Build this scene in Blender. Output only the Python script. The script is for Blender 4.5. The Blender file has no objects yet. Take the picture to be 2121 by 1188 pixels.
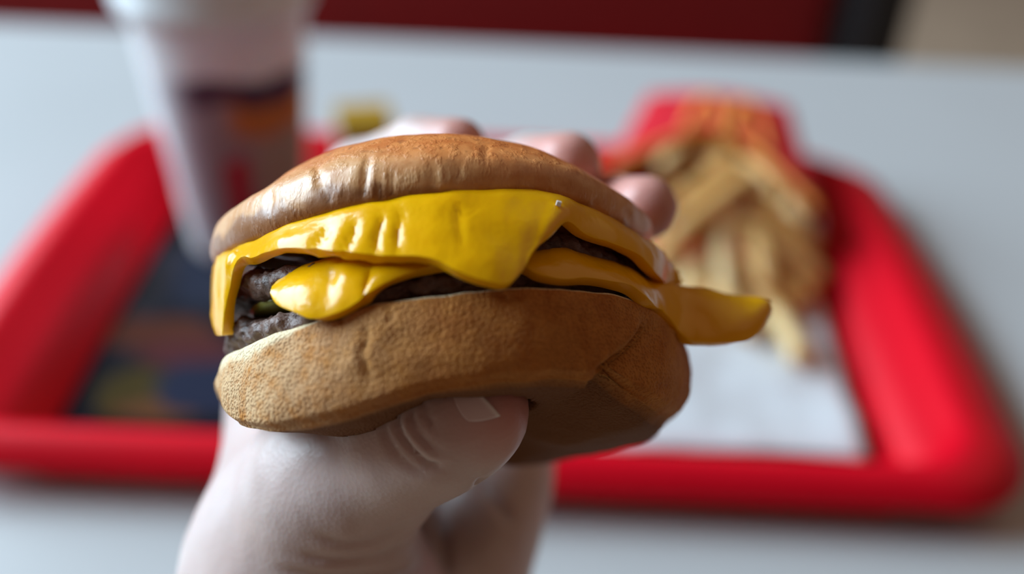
import bpy, bmesh, math, random
import numpy as np
from mathutils import Vector, Matrix, noise
from mathutils.bvhtree import BVHTree

random.seed(7)
rng = np.random.default_rng(7)
S = bpy.context.scene
COL = S.collection

# ------------------------------------------------------------------ camera
W, H = 2121, 1188
FPX = 35 / 36 * W
PITCH, ROLL = math.radians(36), math.radians(2.6)
TZ = 0.75                                    # table top height
CAM = np.array([0.0, 0.0, TZ + 0.31])
FWD = np.array([0, math.cos(PITCH), -math.sin(PITCH)])
_r0 = np.array([1.0, 0, 0]); _u0 = np.cross(_r0, FWD)
RGT = _r0 * math.cos(ROLL) + _u0 * math.sin(ROLL)
UPV = np.cross(RGT, FWD)

cam_d = bpy.data.cameras.new('camera')
cam = bpy.data.objects.new('camera', cam_d); COL.objects.link(cam)
cam.matrix_world = Matrix(((RGT[0], UPV[0], -FWD[0], CAM[0]),
                           (RGT[1], UPV[1], -FWD[1], CAM[1]),
                           (RGT[2], UPV[2], -FWD[2], CAM[2]), (0, 0, 0, 1)))
cam_d.lens = 35; cam_d.sensor_width = 36; cam_d.clip_start = 0.01
cam_d.dof.use_dof = True
cam_d.dof.focus_distance = 0.178
cam_d.dof.aperture_fstop = 4.0
cam_d.dof.aperture_blades = 0
S.camera = cam

# ------------------------------------------------------------------ light
world = bpy.data.worlds.new('world'); S.world = world
world.use_nodes = True
bg = world.node_tree.nodes['Background']
bg.inputs[0].default_value = (1.0, 0.60, 0.46, 1)
bg.inputs[1].default_value = 0.122

def area(name, loc, target, sx, sy, power, color):
    l = bpy.data.lights.new(name, 'AREA'); l.shape = 'RECTANGLE'
    l.size = sx; l.size_y = sy; l.energy = power; l.color = color
    o = bpy.data.objects.new(name, l); COL.objects.link(o)
    o.location = loc
    o.rotation_euler = (Vector(target) - Vector(loc)).to_track_quat('-Z', 'Y').to_euler()
    return o
area('window_daylight', (-2.85, 1.3, 2.45), (0, 0.40, 0.85), 2.8, 1.9, 300, (0.68, 0.86, 1.0))
area('ceiling_lamp', (1.9, 1.3, 2.6), (0.4, 0.6, 0.75), 2.4, 2.4, 6, (1.0, 0.74, 0.48))

S.view_settings.view_transform = 'Standard'
S.view_settings.look = 'None'
S.view_settings.gamma = 1
S.view_settings.use_curve_mapping = False
S.view_settings.exposure = 0.0

# ------------------------------------------------------------------ projection helpers (real positions from sight lines)
def ray(u, v): return RGT * ((u - W / 2) / FPX) - UPV * ((v - H / 2) / FPX) + FWD
def at(u, v, d): return CAM + ray(u, v) * d
def plane(u, v, z):
    r = ray(u, v); return CAM + r * ((z - CAM[2]) / r[2])
def yplane(u, v, y):
    r = ray(u, v); return CAM + r * ((y - CAM[1]) / r[1])
def proj(P):
    q = np.asarray(P) - CAM; d = q @ FWD
    return W / 2 + FPX * (q @ RGT) / d, H / 2 - FPX * (q @ UPV) / d, d
def catmull(pts, n):
    P = np.asarray(pts, float)
    seg = np.linalg.norm(np.diff(P[:, :2], axis=0), axis=1) ** 0.5 + 1e-9
    t = np.concatenate([[0], np.cumsum(seg)])
    m = np.zeros_like(P)
    dt = np.diff(t)[:, None]; sl = np.diff(P, axis=0) / dt
    m[1:-1] = (sl[:-1] * dt[1:] + sl[1:] * dt[:-1]) / (dt[1:] + dt[:-1])
    m[0], m[-1] = sl[0], sl[-1]
    s = np.linspace(0, t[-1], n)
    i = np.clip(np.searchsorted(t, s, 'right') - 1, 0, len(P) - 2)
    h = (t[i + 1] - t[i])[:, None]; x = ((s - t[i])[:, None]) / h
    return ((2*x**3 - 3*x**2 + 1) * P[i] + (x**3 - 2*x**2 + x) * h * m[i]
            + (-2*x**3 + 3*x**2) * P[i + 1] + (x**3 - x**2) * h * m[i + 1])
def interp1(x, pts):
    p = np.asarray(pts, float); return np.interp(x, p[:, 0], p[:, 1])
def smooth(a, b, x):
    t = np.clip((x - a) / (b - a), 0, 1); return t * t * (3 - 2 * t)

# ------------------------------------------------------------------ object helpers
def mesh_obj(name, verts, faces, mat, parent=None, shade=True, loc=None):
    me = bpy.data.meshes.new(name)
    V = np.asarray(verts, float)
    if loc is not None: V = V - np.asarray(loc)
    me.from_pydata([tuple(map(float, p)) for p in V], [], [tuple(map(int, f)) for f in faces])
    me.validate(); me.update()
    if shade: me.polygons.foreach_set('use_smooth', [True] * len(me.polygons))
    if mat: me.materials.append(mat)
    o = bpy.data.objects.new(name, me); COL.objects.link(o)
    if loc is not None: o.location = tuple(map(float, loc))
    if parent: o.parent = parent
    return o
def empty(name, loc):
    o = bpy.data.objects.new(name, None); COL.objects.link(o)
    o.empty_display_size = 0.02; o.location = tuple(map(float, loc)); return o
def tag(o, label, cat=None, group=None, kind=None):
    o['label'] = label
    if cat: o['category'] = cat
    if group: o['group'] = group
    if kind: o['kind'] = kind
    return o
def fix_normals(o):
    bm = bmesh.new(); bm.from_mesh(o.data)
    bmesh.ops.recalc_face_normals(bm, faces=bm.faces); bm.to_mesh(o.data); bm.free()
def box(name, c, s, mat, parent=None, bevel=0.003, rotz=0, seg=2):
    bm = bmesh.new(); bmesh.ops.create_cube(bm, size=1)
    for v in bm.verts: v.co = Vector((v.co.x * s[0], v.co.y * s[1], v.co.z * s[2]))
    if bevel: bmesh.ops.bevel(bm, geom=bm.edges[:], offset=bevel, segments=seg, affect='EDGES', profile=0.5)
    me = bpy.data.meshes.new(name); bm.to_mesh(me); bm.free(); me.materials.append(mat)
    o = bpy.data.objects.new(name, me); COL.objects.link(o)
    o.location = c; o.rotation_euler = (0, 0, rotz)
    if parent: o.parent = parent
    return o
def ring_mesh(rings, closed_u=True, cap0=False, cap1=False):
    R = np.asarray(rings, float); m, n = R.shape[:2]
    V = R.reshape(-1, 3); F = []
    for i in range(m - 1):
        for j in range(n if closed_u else n - 1):
            k = (j + 1) % n
            F.append((i * n + j, i * n + k, (i + 1) * n + k, (i + 1) * n + j))
    if cap0: F.append(tuple(range(n))[::-1])
    if cap1: F.append(tuple((m - 1) * n + j for j in range(n)))
    return V, F
def lathe(name, prof, mat, parent=None, n=48, c=(0, 0, 0), rs=1.04):
    a = np.linspace(0, 2 * np.pi, n, endpoint=False)
    prof = [(r * rs, z) for r, z in prof]
    rings = [np.stack([c[0] + r * np.cos(a), c[1] + r * np.sin(a), np.full(n, c[2] + z)], 1) for r, z in prof]
    V, F = ring_mesh(rings)
    o = mesh_obj(name, V, F, mat, parent); fix_normals(o); return o
def solidify(o, t, off=0.0):
    m = o.modifiers.new('solidify', 'SOLIDIFY'); m.thickness = t; m.offset = off; return m
def subsurf(o, n):
    m = o.modifiers.new('subsurf', 'SUBSURF'); m.levels = n; m.render_levels = n; return m
def fbm(P, scale, octaves=3, seed=0.0):
    out = np.empty(len(P))
    off = Vector((seed, seed * 1.7, -seed))
    for i, p in enumerate(P):
        out[i] = noise.fractal(Vector(p) * scale + off, 1.0, 2.0, octaves)
    return out
def mesh_normals(V, F):
    N = np.zeros_like(V)
    Fq = F if isinstance(F, np.ndarray) else np.asarray([f for f in F if len(f) == 4])
    n = np.cross(V[Fq[:, 2]] - V[Fq[:, 0]], V[Fq[:, 3]] - V[Fq[:, 1]])
    for k in range(4): np.add.at(N, Fq[:, k], n)
    if np.einsum('ij,ij->', N, V - V.mean(0)) < 0: N = -N
    return N / (np.linalg.norm(N, axis=1, keepdims=True) + 1e-12)
def crease(Vw, Nw, lines):
    """press creases into a surface: lines = [(pixel polyline, half width px, depth m, max depth)]"""
    u, v, d = proj(Vw)
    face = np.einsum('ij,ij->i', Nw, CAM - Vw) / np.linalg.norm(CAM - Vw, axis=1)
    out = np.zeros(len(Vw))
    for pts, w, dep in lines:
        P = catmull(pts, 40) if len(pts) > 2 else np.asarray(pts, float)
        best = np.full(len(Vw), 1e9); tt = np.zeros(len(Vw))
        for k in range(len(P) - 1):
            a, b = P[k], P[k + 1]; ab = b - a; L = ab @ ab + 1e-9
            t = np.clip(((u - a[0]) * ab[0] + (v - a[1]) * ab[1]) / L, 0, 1)
            q = np.hypot(u - a[0] - t * ab[0], v - a[1] - t * ab[1])
            m = q < best; best[m] = q[m]; tt[m] = (k + t[m]) / (len(P) - 1)
        ends = smooth(0, .18, tt) * smooth(0, .18, 1 - tt) * .85 + .15
        out += np.where(face > 0.05, dep * ends * np.exp(-(best / w) ** 2), 0)
    return Vw - Nw * out[:, None]

# ------------------------------------------------------------------ materials
class NM:
    def __init__(s, name):
        s.m = bpy.data.materials.new(name); s.m.use_nodes = True
        s.t = s.m.node_tree; s.b = s.t.nodes['Principled BSDF']
    def n(s, typ, **kw):
        x = s.t.nodes.new(typ)
        for k, v in kw.items():
            if k in x.inputs: x.inputs[k].default_value = v
            else: setattr(x, k, v)
        return x
    def l(s, a, b): s.t.links.new(a, b)
    def set(s, **kw):
        for k, v in kw.items(): s.b.inputs[k.replace('_', ' ')].default_value = v
        return s
    def obj(s): return s.n('ShaderNodeTexCoord').outputs['Object']
    def map(s, vec, scale=(1, 1, 1), loc=(0, 0, 0), rot=(0, 0, 0)):
        m = s.n('ShaderNodeMapping'); s.l(vec, m.inputs[0])
        m.inputs['Scale'].default_value = scale; m.inputs['Location'].default_value = loc
        m.inputs['Rotation'].default_value = rot; return m.outputs[0]
    def noise(s, vec, scale, detail=3, rough=.5, dist=0):
        x = s.n('ShaderNodeTexNoise'); s.l(vec, x.inputs['Vector'])
        x.inputs['Scale'].default_value = scale; x.inputs['Detail'].default_value = detail
        x.inputs['Roughness'].default_value = rough; x.inputs['Distortion'].default_value = dist
        return x.outputs['Fac']
    def voro(s, vec, scale, feature='F1', out='Distance'):
        x = s.n('ShaderNodeTexVoronoi'); x.feature = feature; s.l(vec, x.inputs['Vector'])
        x.inputs['Scale'].default_value = scale; return x.outputs[out]
    def ramp(s, fac, stops):
        r = s.n('ShaderNodeValToRGB'); s.l(fac, r.inputs[0]); e = r.color_ramp.elements
        while len(e) < len(stops): e.new(0.5)
        for i, (p, c) in enumerate(stops):
            e[i].position = p; e[i].color = (*c, 1) if not isinstance(c, (int, float)) else (c, c, c, 1)
        return r.outputs[0]
    def mix(s, fac, a, b, mode='MIX'):
        x = s.n('ShaderNodeMix'); x.data_type = 'RGBA'; x.blend_type = mode
        for val, i in ((fac, 0), (a, 6), (b, 7)):
            if isinstance(val, tuple): x.inputs[i].default_value = (*val, 1)
            elif isinstance(val, (int, float)): x.inputs[i].default_value = val
            else: s.l(val, x.inputs[i])
        return x.outputs[2]
    def math(s, op, a, b=0.0, c=0.0, clamp=False):
        x = s.n('ShaderNodeMath'); x.operation = op; x.use_clamp = clamp
        for i, val in enumerate((a, b, c)):
            if isinstance(val, (int, float)): x.inputs[i].default_value = val
            else: s.l(val, x.inputs[i])
        return x.outputs[0]
    def range(s, v, a, b, c=0.0, d=1.0):
        x = s.n('ShaderNodeMapRange'); x.interpolation_type = 'SMOOTHSTEP'; s.l(v, x.inputs[0])
        for i, q in enumerate((a, b, c, d)): x.inputs[i + 1].default_value = q
        return x.outputs[0]
    def sep(s, vec):
        x = s.n('ShaderNodeSeparateXYZ'); s.l(vec, x.inputs[0]); return x.outputs
    def attr(s, name):
        x = s.n('ShaderNodeAttribute'); x.attribute_name = name; return x.outputs['Fac']
    def color(s, c):
        if isinstance(c, tuple): s.b.inputs['Base Color'].default_value = (*c, 1)
        else: s.l(c, s.b.inputs['Base Color'])
        return s
    def bump(s, h, dist, strength=1.0, prev=None):
        x = s.n('ShaderNodeBump'); x.inputs['Strength'].default_value = strength
        x.inputs['Distance'].default_value = dist; s.l(h, x.inputs['Height'])
        if prev is not None: s.l(prev, x.inputs['Normal'])
        s.l(x.outputs[0], s.b.inputs['Normal']); return x.outputs[0]
def plain(name, c, rough=.5, var=.06, scale=30, **kw):
    m = NM(name); v = m.noise(m.obj(), scale, 3)
    dark = tuple(x * (1 - var) for x in c); lite = tuple(min(1, x * (1 + var)) for x in c)
    m.color(m.ramp(v, [(.3, dark), (.7, lite)])).set(Roughness=rough)
    for k, val in kw.items(): m.b.inputs[k.replace('_', ' ')].default_value = val
    return m.m

def mat_bun_top():
    m = NM('glazed_bun_crust'); o = m.obj(); xyz = m.sep(o)
    big = m.noise(o, 55, 4, .55); fine = m.noise(o, 900, 3, .6); mid = m.noise(o, 260, 3, .6)
    zz = m.math('ADD', xyz[2], m.math('MULTIPLY', m.math('SUBTRACT', big, .5), .014))
    g = m.range(zz, .004, .0135)
    side = m.mix(m.range(mid, .35, .7), (.68, .37, .155), (.60, .275, .09))
    top = m.mix(m.range(mid, .38, .66), (.76, .265, .065), (.63, .18, .036))
    c = m.mix(g, side, top)
    speck = m.range(m.noise(o, 420, 2, .7), .60, .70)
    c = m.mix(m.math('MULTIPLY', m.math('MULTIPLY', speck, g), .45), c, (.22, .065, .02))
    c = m.mix(m.range(zz, .0028, .0006), c, (.30, .12, .035))
    m.color(c)
    m.set(Roughness=.42, Subsurface_Weight=.12, Subsurface_Scale=.004)
    m.b.inputs['Subsurface Radius'].default_value = (1, .5, .25)
    m.b.inputs['Coat Weight'].default_value = .30; m.b.inputs['Coat Roughness'].default_value = .30
    st = m.map(o, (1, 1, .45))
    w1 = m.noise(st, 230, 4, .6, .4)
    b1 = m.bump(w1, .0003, .4)
    b2 = m.bump(m.range(m.noise(m.map(o, (1, 1, .4)), 520, 3, .6), .45, .75), .00025, .6, b1)
    m.bump(fine, .0001, .5, b2)
    return m.m
def mat_bun_bottom():
    m = NM('soft_bun_crumb'); o = m.obj(); xyz = m.sep(o)
    big = m.noise(o, 60, 4, .6); mid = m.noise(o, 300, 4, .65)
    cell = m.voro(m.map(o, (1, 1, 1)), 1900, 'SMOOTH_F1'); pore = m.range(cell, .15, .6)
    cut = m.attr('cut'); base = m.attr('base')
    crust = m.mix(m.range(mid, .3, .7), (.50, .195, .034), (.38, .122, .016))
    crust = m.mix(m.math('MULTIPLY', m.range(big, .38, .66), .6), crust, (.52, .235, .055))
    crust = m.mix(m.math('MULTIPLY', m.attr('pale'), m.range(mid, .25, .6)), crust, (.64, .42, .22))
    crust = m.mix(m.math('MULTIPLY', m.range(pore, .45, 0), .45), crust, (.32, .11, .018))
    cream = (.80, .66, .42)
    cc = m.math('ADD', cut, m.math('MULTIPLY', m.math('SUBTRACT', mid, .5), .7), clamp=True)
    c = m.mix(m.range(cc, .35, .8), crust, cream)
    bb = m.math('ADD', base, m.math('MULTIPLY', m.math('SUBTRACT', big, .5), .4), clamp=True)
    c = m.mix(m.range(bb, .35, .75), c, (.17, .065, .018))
    m.color(c)
    m.set(Roughness=.78, Subsurface_Weight=.12, Subsurface_Scale=.003)
    m.b.inputs['Subsurface Radius'].default_value = (1, .55, .25)
    m.b.inputs['Specular IOR Level'].default_value = .3
    b1 = m.bump(m.noise(o, 110, 3, .5), .0006, .4)
    b2 = m.bump(pore, .00024, .8, b1)
    m.bump(m.noise(o, 2600, 3, .7), .00015, .7, b2)
    return m.m
def mat_cheese():
    m = NM('melted_cheese'); o = m.obj()
    v = m.noise(o, 70, 3)
    m.color(m.ramp(v, [(.3, (.86, .41, .0005)), (.7, (.90, .46, .002))]))
    m.set(Roughness=.2, Subsurface_Weight=.25, Subsurface_Scale=.005)
    m.b.inputs['Subsurface Radius'].default_value = (1, .55, .08)
    m.b.inputs['Specular IOR Level'].default_value = .32
    b = m.bump(m.noise(o, 130, 3, .5), .0010, .35)
    m.bump(m.noise(o, 900, 2, .5), .0002, .25, b)
    return m.m
def mat_patty():
    m = NM('grilled_beef'); o = m.obj()
    v = m.noise(o, 190, 5, .65); w = m.noise(o, 600, 3, .6)
    c = m.ramp(v, [(.28, (.035, .017, .011)), (.5, (.12, .062, .043)), (.72, (.21, .135, .11))])
    c = m.mix(m.range(w, .55, .75), c, (.16, .075, .045))
    m.color(c); m.set(Roughness=.45)
    m.b.inputs['Coat Weight'].default_value = .1; m.b.inputs['Coat Roughness'].default_value = .3
    b1 = m.bump(m.voro(m.map(o, (1, 1, 1)), 520, 'SMOOTH_F1'), .0007, .7)
    m.bump(m.noise(o, 900, 4, .65), .0006, .8, b1)
    return m.m
def mat_skin():
    m = NM('skin'); o = m.obj()
    v = m.noise(o, 60, 3); p = m.attr('pink')
    c = m.mix(m.range(v, .3, .7), (.62, .505, .475), (.57, .435, .40))
    c = m.mix(m.math('MULTIPLY', p, .75), c, (.62, .24, .19))
    m.color(c); m.set(Roughness=.42, Subsurface_Weight=.25, Subsurface_Scale=.006)
    m.b.inputs['Subsurface Radius'].default_value = (1, .35, .2)
    b = m.bump(m.voro(m.map(o, (1, 1, 1)), 1100), .00012, .35)
    m.bump(m.noise(m.map(o, (1, 1, 1)), 160, 3, .5), .0005, .3, b)
    return m.m
def mat_nail():
    m = NM('fingernail'); o = m.obj()
    f = m.attr('free')
    c = m.mix(f, (.72, .60, .58), (.86, .84, .80))
    m.color(c); m.set(Roughness=.3); return m.m
def mat_liner():
    m = NM('printed_tray_paper'); o = m.obj(); xyz = m.sep(o)
    c = m.mix(m.range(m.noise(o, 14, 3), .45, .7), (.010, .010, .014), (.030, .028, .036))
    def blot(cx, cy, rx, ry, col, c, amt=1.0):
        dx = m.math('DIVIDE', m.math('SUBTRACT', xyz[0], cx), rx)
        dy = m.math('DIVIDE', m.math('SUBTRACT', xyz[1], cy), ry)
        d = m.math('SQRT', m.math('ADD', m.math('MULTIPLY', dx, dx), m.math('MULTIPLY', dy, dy)))
        d = m.math('ADD', d, m.math('MULTIPLY', m.math('SUBTRACT', m.noise(o, 60, 2), .5), .9))
        return m.mix(m.math('MULTIPLY', m.range(d, 1.05, .75), amt), c, col)
    for (u, v, rx, ry, col) in ((330, 690, .034, .014, (.085, .025, .014)), (410, 735, .030, .012, (.08, .02, .022)),
                                (290, 815, .022, .018, (.055, .038, .010)), (330, 850, .020, .008, (.12, .05, .02)),
                                (420, 800, .024, .020, (.018, .022, .045)), (250, 600, .02, .03, (.022, .02, .022)),
                                (440, 560, .02, .04, (.022, .026, .045))):
        p = plane(u, v, TZ + .004)
        c = blot(p[0] - LINER_C[0], p[1] - LINER_C[1], rx, ry, col, c)
    m.color(c); m.set(Roughness=.85); m.b.inputs['Specular IOR Level'].default_value = .08; return m.m
def mat_cup():
    m = NM('printed_paper_cup'); o = m.obj(); xyz = m.sep(o)
    ang = m.math('ARCTAN2', xyz[0], m.math('MULTIPLY', xyz[1], -1.0))     # 0 faces the camera side
    z = xyz[2]; wob = m.math('MULTIPLY', m.math('SUBTRACT', m.noise(o, 25, 2), .5), .03)
    def band(v, a, b, s): return m.math('MULTIPLY', m.range(v, a - s, a + s), m.range(v, b + s, b - s))
    c = m.mix(m.range(m.noise(o, 40, 2), .3, .7), (.86, .87, .88), (.80, .80, .83))
    zz = m.math('ADD', z, wob)
    c = m.mix(m.math('MULTIPLY', m.range(zz, .108, .100), m.range(ang, -.9, -.2)), c, (.40, .36, .40))
    c = m.mix(m.math('MULTIPLY', band(zz, .094, .108, .002), m.range(ang, -.5, .0)), c, (.070, .035, .085))
    c = m.mix(m.math('MULTIPLY', band(zz, .076, .095, .003), m.range(ang, .15, .40)), c, (.62, .24, .06))
    c = m.mix(m.math('MULTIPLY', band(zz, .040, .074, .004), m.range(ang, .45, .60)), c, (.46, .40, .34))
    c = m.mix(m.math('MULTIPLY', band(zz, .022, .064, .003), band(ang, .10, .42, .08)), c, (.55, .015, .05))
    c = m.mix(m.math('MULTIPLY', band(zz, .040, .068, .004), band(ang, -1.5, -.95, .12)), c, (.72, .12, .25))
    m.color(c); m.set(Roughness=.35, Subsurface_Weight=.7, Subsurface_Scale=.03); m.b.inputs['Subsurface Radius'].default_value = (.8, .9, 1.0); return m.m

# ------------------------------------------------------------------ setting
M_floor = plain('beige_floor_tile', (.46, .36, .26), .45, .08, 6)
o = mesh_obj('floor', [(-4, -2, 0), (4, -2, 0), (4, 5, 0), (-4, 5, 0)], [(0, 1, 2, 3)], M_floor, shade=False)
tag(o, 'beige floor behind and below the white table', kind='structure')

M_table = plain('white_laminate', (.51, .525, .53), .40, .015, 8)
M_black = plain('black_metal', (.012, .012, .013), .45, .1, 40)
T = tag(empty('table', (0, .48, 0)), 'white laminate table top carrying the red tray', 'table')
tb = box('table_top', (0, 0, TZ - .0151), (1.5, .555, .030), M_table, T, .006)
box('pedestal', (0, 0, .375), (.09, .09, .69), M_black, T, .008)
box('foot_plate', (0, 0, .015), (.5, .42, .03), M_black, T, .006)

# red bench across the table
M_redv = plain('red_vinyl', (.26, .001, .004), .6, .08, 25)
yb = 1.06
xr = yplane(1786, 60, yb)[0]
B = tag(empty('bench', (xr - .8, yb + .1, 0)), 'red upholstered bench with black end frame behind the table', 'bench')
box('seat_cushion', (0, -.06 + .02, .43), (1.6, .44, .10), M_redv, B, .02)
box('backrest', (0, .04, .66), (1.6, .09, .62), M_redv, B, .02)
box('seat_base', (0, .02, .20), (1.5, .36, .36), M_black, B, .01)
e = box('end_frame', (.835, .02, .45), (.055, .18, .90), M_black, B, .008)

# ------------------------------------------------------------------ tray
M_tray = plain('red_plastic', (.74, .002, .016), .42, .04, 20, Specular_IOR_Level=.2)
def tray_ring(hx0, hx1, y0, y1, z, bow, rc, n=160, cx=-.018):
    """rounded rectangle with bowed short sides"""
    hx = (hx1 - hx0) / 2; cxx = (hx0 + hx1) / 2; hy = (y1 - y0) / 2; cy = (y0 + y1) / 2
    per = []
    k = n // 8
    corners = [(1, 1), (-1, 1), (-1, -1), (1, -1)]
    for q, (sx, sy) in enumerate(corners):
        a0 = q * math.pi / 2
        for i in range(k):
            a = a0 + (i / (k - 1)) * math.pi / 2
            per.append((sx * (hx - rc) + rc * math.cos(a), sy * (hy - rc) + rc * math.sin(a)))
        nx = corners[(q + 1) % 4]
        p0 = per[-1]; a1 = a0 + math.pi / 2
        p1 = (nx[0] * (hx - rc) + rc * math.cos(a1), nx[1] * (hy - rc) + rc * math.sin(a1))
        for i in range(1, k + 1):
            t = i / (k + 1); per.append((p0[0] + (p1[0] - p0[0]) * t, p0[1] + (p1[1] - p0[1]) * t))
    P = np.array(per)
    s = np.clip(1 - (P[:, 1] / hy) ** 2, 0, 1)
    P[:, 0] += np.sign(P[:, 0]) * bow * s * np.clip(np.abs(P[:, 0]) / hx, 0, 1) ** 4
    return np.column_stack([P[:, 0] + cxx, P[:, 1] + cy, np.full(len(P), z)])
z0 = TZ + .0005
rings = [tray_ring(-.196, .165, .280, .538, z0, 0, .016),
         tray_ring(-.200, .169, .2765, .542, z0 + .002, 0, .018),
         tray_ring(-.205, .173, .2745, .548, z0 + .0185, .002, .022),
         tray_ring(-.240, .212, .2715, .553, z0 + .0120, .007, .034),
         tray_ring(-.247, .216, .2700, .555, z0 + .0130, .007, .036),
         tray_ring(-.246, .215, .2705, .554, z0 + .0155, .007, .034),
         tray_ring(-.239, .204, .2750, .5515, z0 + .0195, .006, .032),
         tray_ring(-.234, .193, .2800, .547, z0 + .0240, .005, .028),
         tray_ring(-.229, .188, .2870, .540, z0 + .0225, .004, .026),
         tray_ring(-.205, .173, .2960, .532, z0 + .0055, 0, .019),
         tray_ring(-.199, .168, .3000, .528, z0 + .0030, 0, .016)]
V, F = ring_mesh(rings, cap0=True, cap1=True)
tray = mesh_obj('serving_tray', V, F, M_tray, loc=(-.016, .415, TZ))
fix_normals(tray)
tag(tray, 'red plastic serving tray with raised flared rim on the white table', 'tray')

LINER_C = np.array([-.0155, .414, TZ + .004])
lw, lh = .355, .222
g = np.array([(x, y, LINER_C[2] + .0004 * math.sin(18 * x + 30 * y)) for y in np.linspace(.414 - lh / 2, .414 + lh / 2, 14)
              for x in np.linspace(-.0155 - lw / 2, -.0155 + lw / 2, 20)]).reshape(14, 20, 3)
V, F = ring_mesh(g, closed_u=False)
o = mesh_obj('tray_liner', V, F, mat_liner(), loc=LINER_C); solidify(o, .0002, 1)
tag(o, 'dark printed paper liner lying in the red tray', 'paper')

# ------------------------------------------------------------------ napkin
M_nap = plain('white_napkin_paper', (.74, .77, .80), .85, .03, 60)
A = [plane(u, v, TZ + .008) for u, v in ((1270, 590), (1752, 578), (1802, 948), (1240, 922))]
A = [np.array(p) for p in A]
A[1][0] = min(A[1][0], .158)
nn = 22; P = []
for i in range(nn):
    for j in range(nn):
        a, b = j / (nn - 1), i / (nn - 1)
        p = (A[0] * (1 - a) + A[1] * a) * (1 - b) + (A[3] * (1 - a) + A[2] * a) * b
        p = p.copy(); q = noise.fractal(Vector((p[0] * 28, p[1] * 28, 3.1)), 1, 2, 3)
        p[2] = TZ + .0085 + .0022 * q; P.append(p)
V, F = ring_mesh(np.array(P).reshape(nn, nn, 3), closed_u=False)
o = mesh_obj('paper_napkin', V, F, M_nap, loc=(.10, .36, TZ + .007)); solidify(o, .0006, 1)
tag(o, 'white paper napkin lying in the tray under the fries', 'napkin')

# ------------------------------------------------------------------ drink cup
CX, CY, CZ = -.1455, .456, TZ + .0052
CUP = tag(empty('drink_cup', (CX, CY, CZ)), 'printed white paper cup with a white lid standing in the tray', 'cup')
lathe('cup_body', [(.0005, .004), (.026, .004), (.0275, .0), (.029, .0), (.0293, .002), (.0405, .136), (.0412, .139), (.0418, .141), (.041, .1425), (.0395, .141)], mat_cup(), CUP, 64)
M_lid = plain('white_plastic_lid', (.76, .80, .82), .3, .02, 40)
lid = lathe('cup_lid', [(.0405, .1325), (.0428, .1325), (.0448, .136), (.0455, .1395), (.0448, .1425), (.0430, .1440), (.0425, .150), (.0410, .1545), (.0385, .1560),
                        (.036, .1545), (.0345, .150), (.0335, .1485), (.012, .1490), (.0115, .1500), (.0005, .1502)], M_lid, CUP, 64)
lathe('straw_hole_ring', [(.0035, .1502), (.0042, .1512), (.0055, .1512), (.0062, .1500)], M_lid, lid, 24)

# ------------------------------------------------------------------ small yellow carton beyond the tray rim
M_yel = plain('mustard_yellow_card', (.42, .235, .004), .55, .06, 30)
M_tan = plain('pale_card', (.50, .46, .33), .6, .05, 30)
YB = tag(empty('sauce_box', (-.089, .513, TZ + .0036)), 'small mustard yellow box behind the burger near the cup', 'box')
YB.rotation_euler = (0, 0, math.radians(14))
box('box_body', (0, 0, .0242), (.030, .027, .048), M_tan, YB, .0012)
box('front_label', (0.0005, -.0138, .0242), (.0280, .0008, .045), M_yel, YB, .0002)
box('box_lid', (0, 0, .0493), (.0315, .0285, .002), M_yel, YB, .0005)

# ------------------------------------------------------------------ fries carton
M_cred = plain('red_card', (.72, .018, .035), .45, .05, 30)
M_cor = plain('golden_orange_print', (.80, .26, .035), .5, .05, 30)
M_cin = plain('inner_card', (.42, .11, .05), .6, .08, 30)
M_cside = plain('white_card', (.62, .55, .52), .5, .05, 30)
mouthL, mouthR = np.array([.050, .487, 0]), np.array([.160, .452, 0])
endL, endR = np.array([.078, .556, 0]), np.array([.160, .548, 0])
zmT, zeT, zmB, zeB = TZ + .040, TZ + .054, TZ + .0085, TZ + .030
FC = tag(empty('fries_carton', (.11, .50, TZ + .006)), 'red card fries carton lying open at the far end of the tray', 'carton')
base_loc = np.array([.11, .50, TZ + .006])
def loc(p): return np.asarray(p) - base_loc
nu, nv = 25, 9
def panel(z_m, z_e, cut, bulge):
    g = []
    for i in range(nv):
        t = i / (nv - 1); row = []
        for j in range(nu):
            s = j / (nu - 1)
            m = mouthL * (1 - s) + mouthR * s; e = endL * (1 - s) + endR * s
            c = cut * math.sin(math.pi * s) ** 1.2
            k = c + (1 - c) * t
            p = m * (1 - k) + e * k
            p[2] = z_m * (1 - k) + z_e * k + bulge * math.sin(math.pi * s) * (1 - .6 * k)
            row.append(loc(p))
        g.append(row)
    return np.array(g)
top = panel(zmT, zeT, .46, .012)
V, F = ring_mesh(top, closed_u=False)
fp = mesh_obj('front_panel', V, F, M_cred, FC); solidify(fp, .0007, 0)
bot = panel(zmB, zeB, -.55, -.002)
bot[:, :, 2] = np.maximum(bot[:, :, 2], .0042)
V, F = ring_mesh(bot, closed_u=False)
o = mesh_obj('back_panel', V, F, M_cred, FC); solidify(o, .0007, 0)
for k, (s, mt) in enumerate(((0, M_cred), (-1, M_cside))):
    g = np.array([top[:, s] * (1 - q) + bot[:, s] * q + np.array([(-.004 if s == 0 else .004) * math.sin(math.pi * q), 0, 0]) for q in np.linspace(0, 1, 7)])
    V, F = ring_mesh(g, closed_u=False); o = mesh_obj('side_panel', V, F, mt, FC); solidify(o, .0007, 0)
g = np.array([top[-1] * (1 - q) + bot[-1] * q for q in np.linspace(0, 1, 4)])
V, F = ring_mesh(g, closed_u=False); o = mesh_obj('end_panel', V, F, M_cred, FC); solidify(o, .0007, 0)
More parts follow.
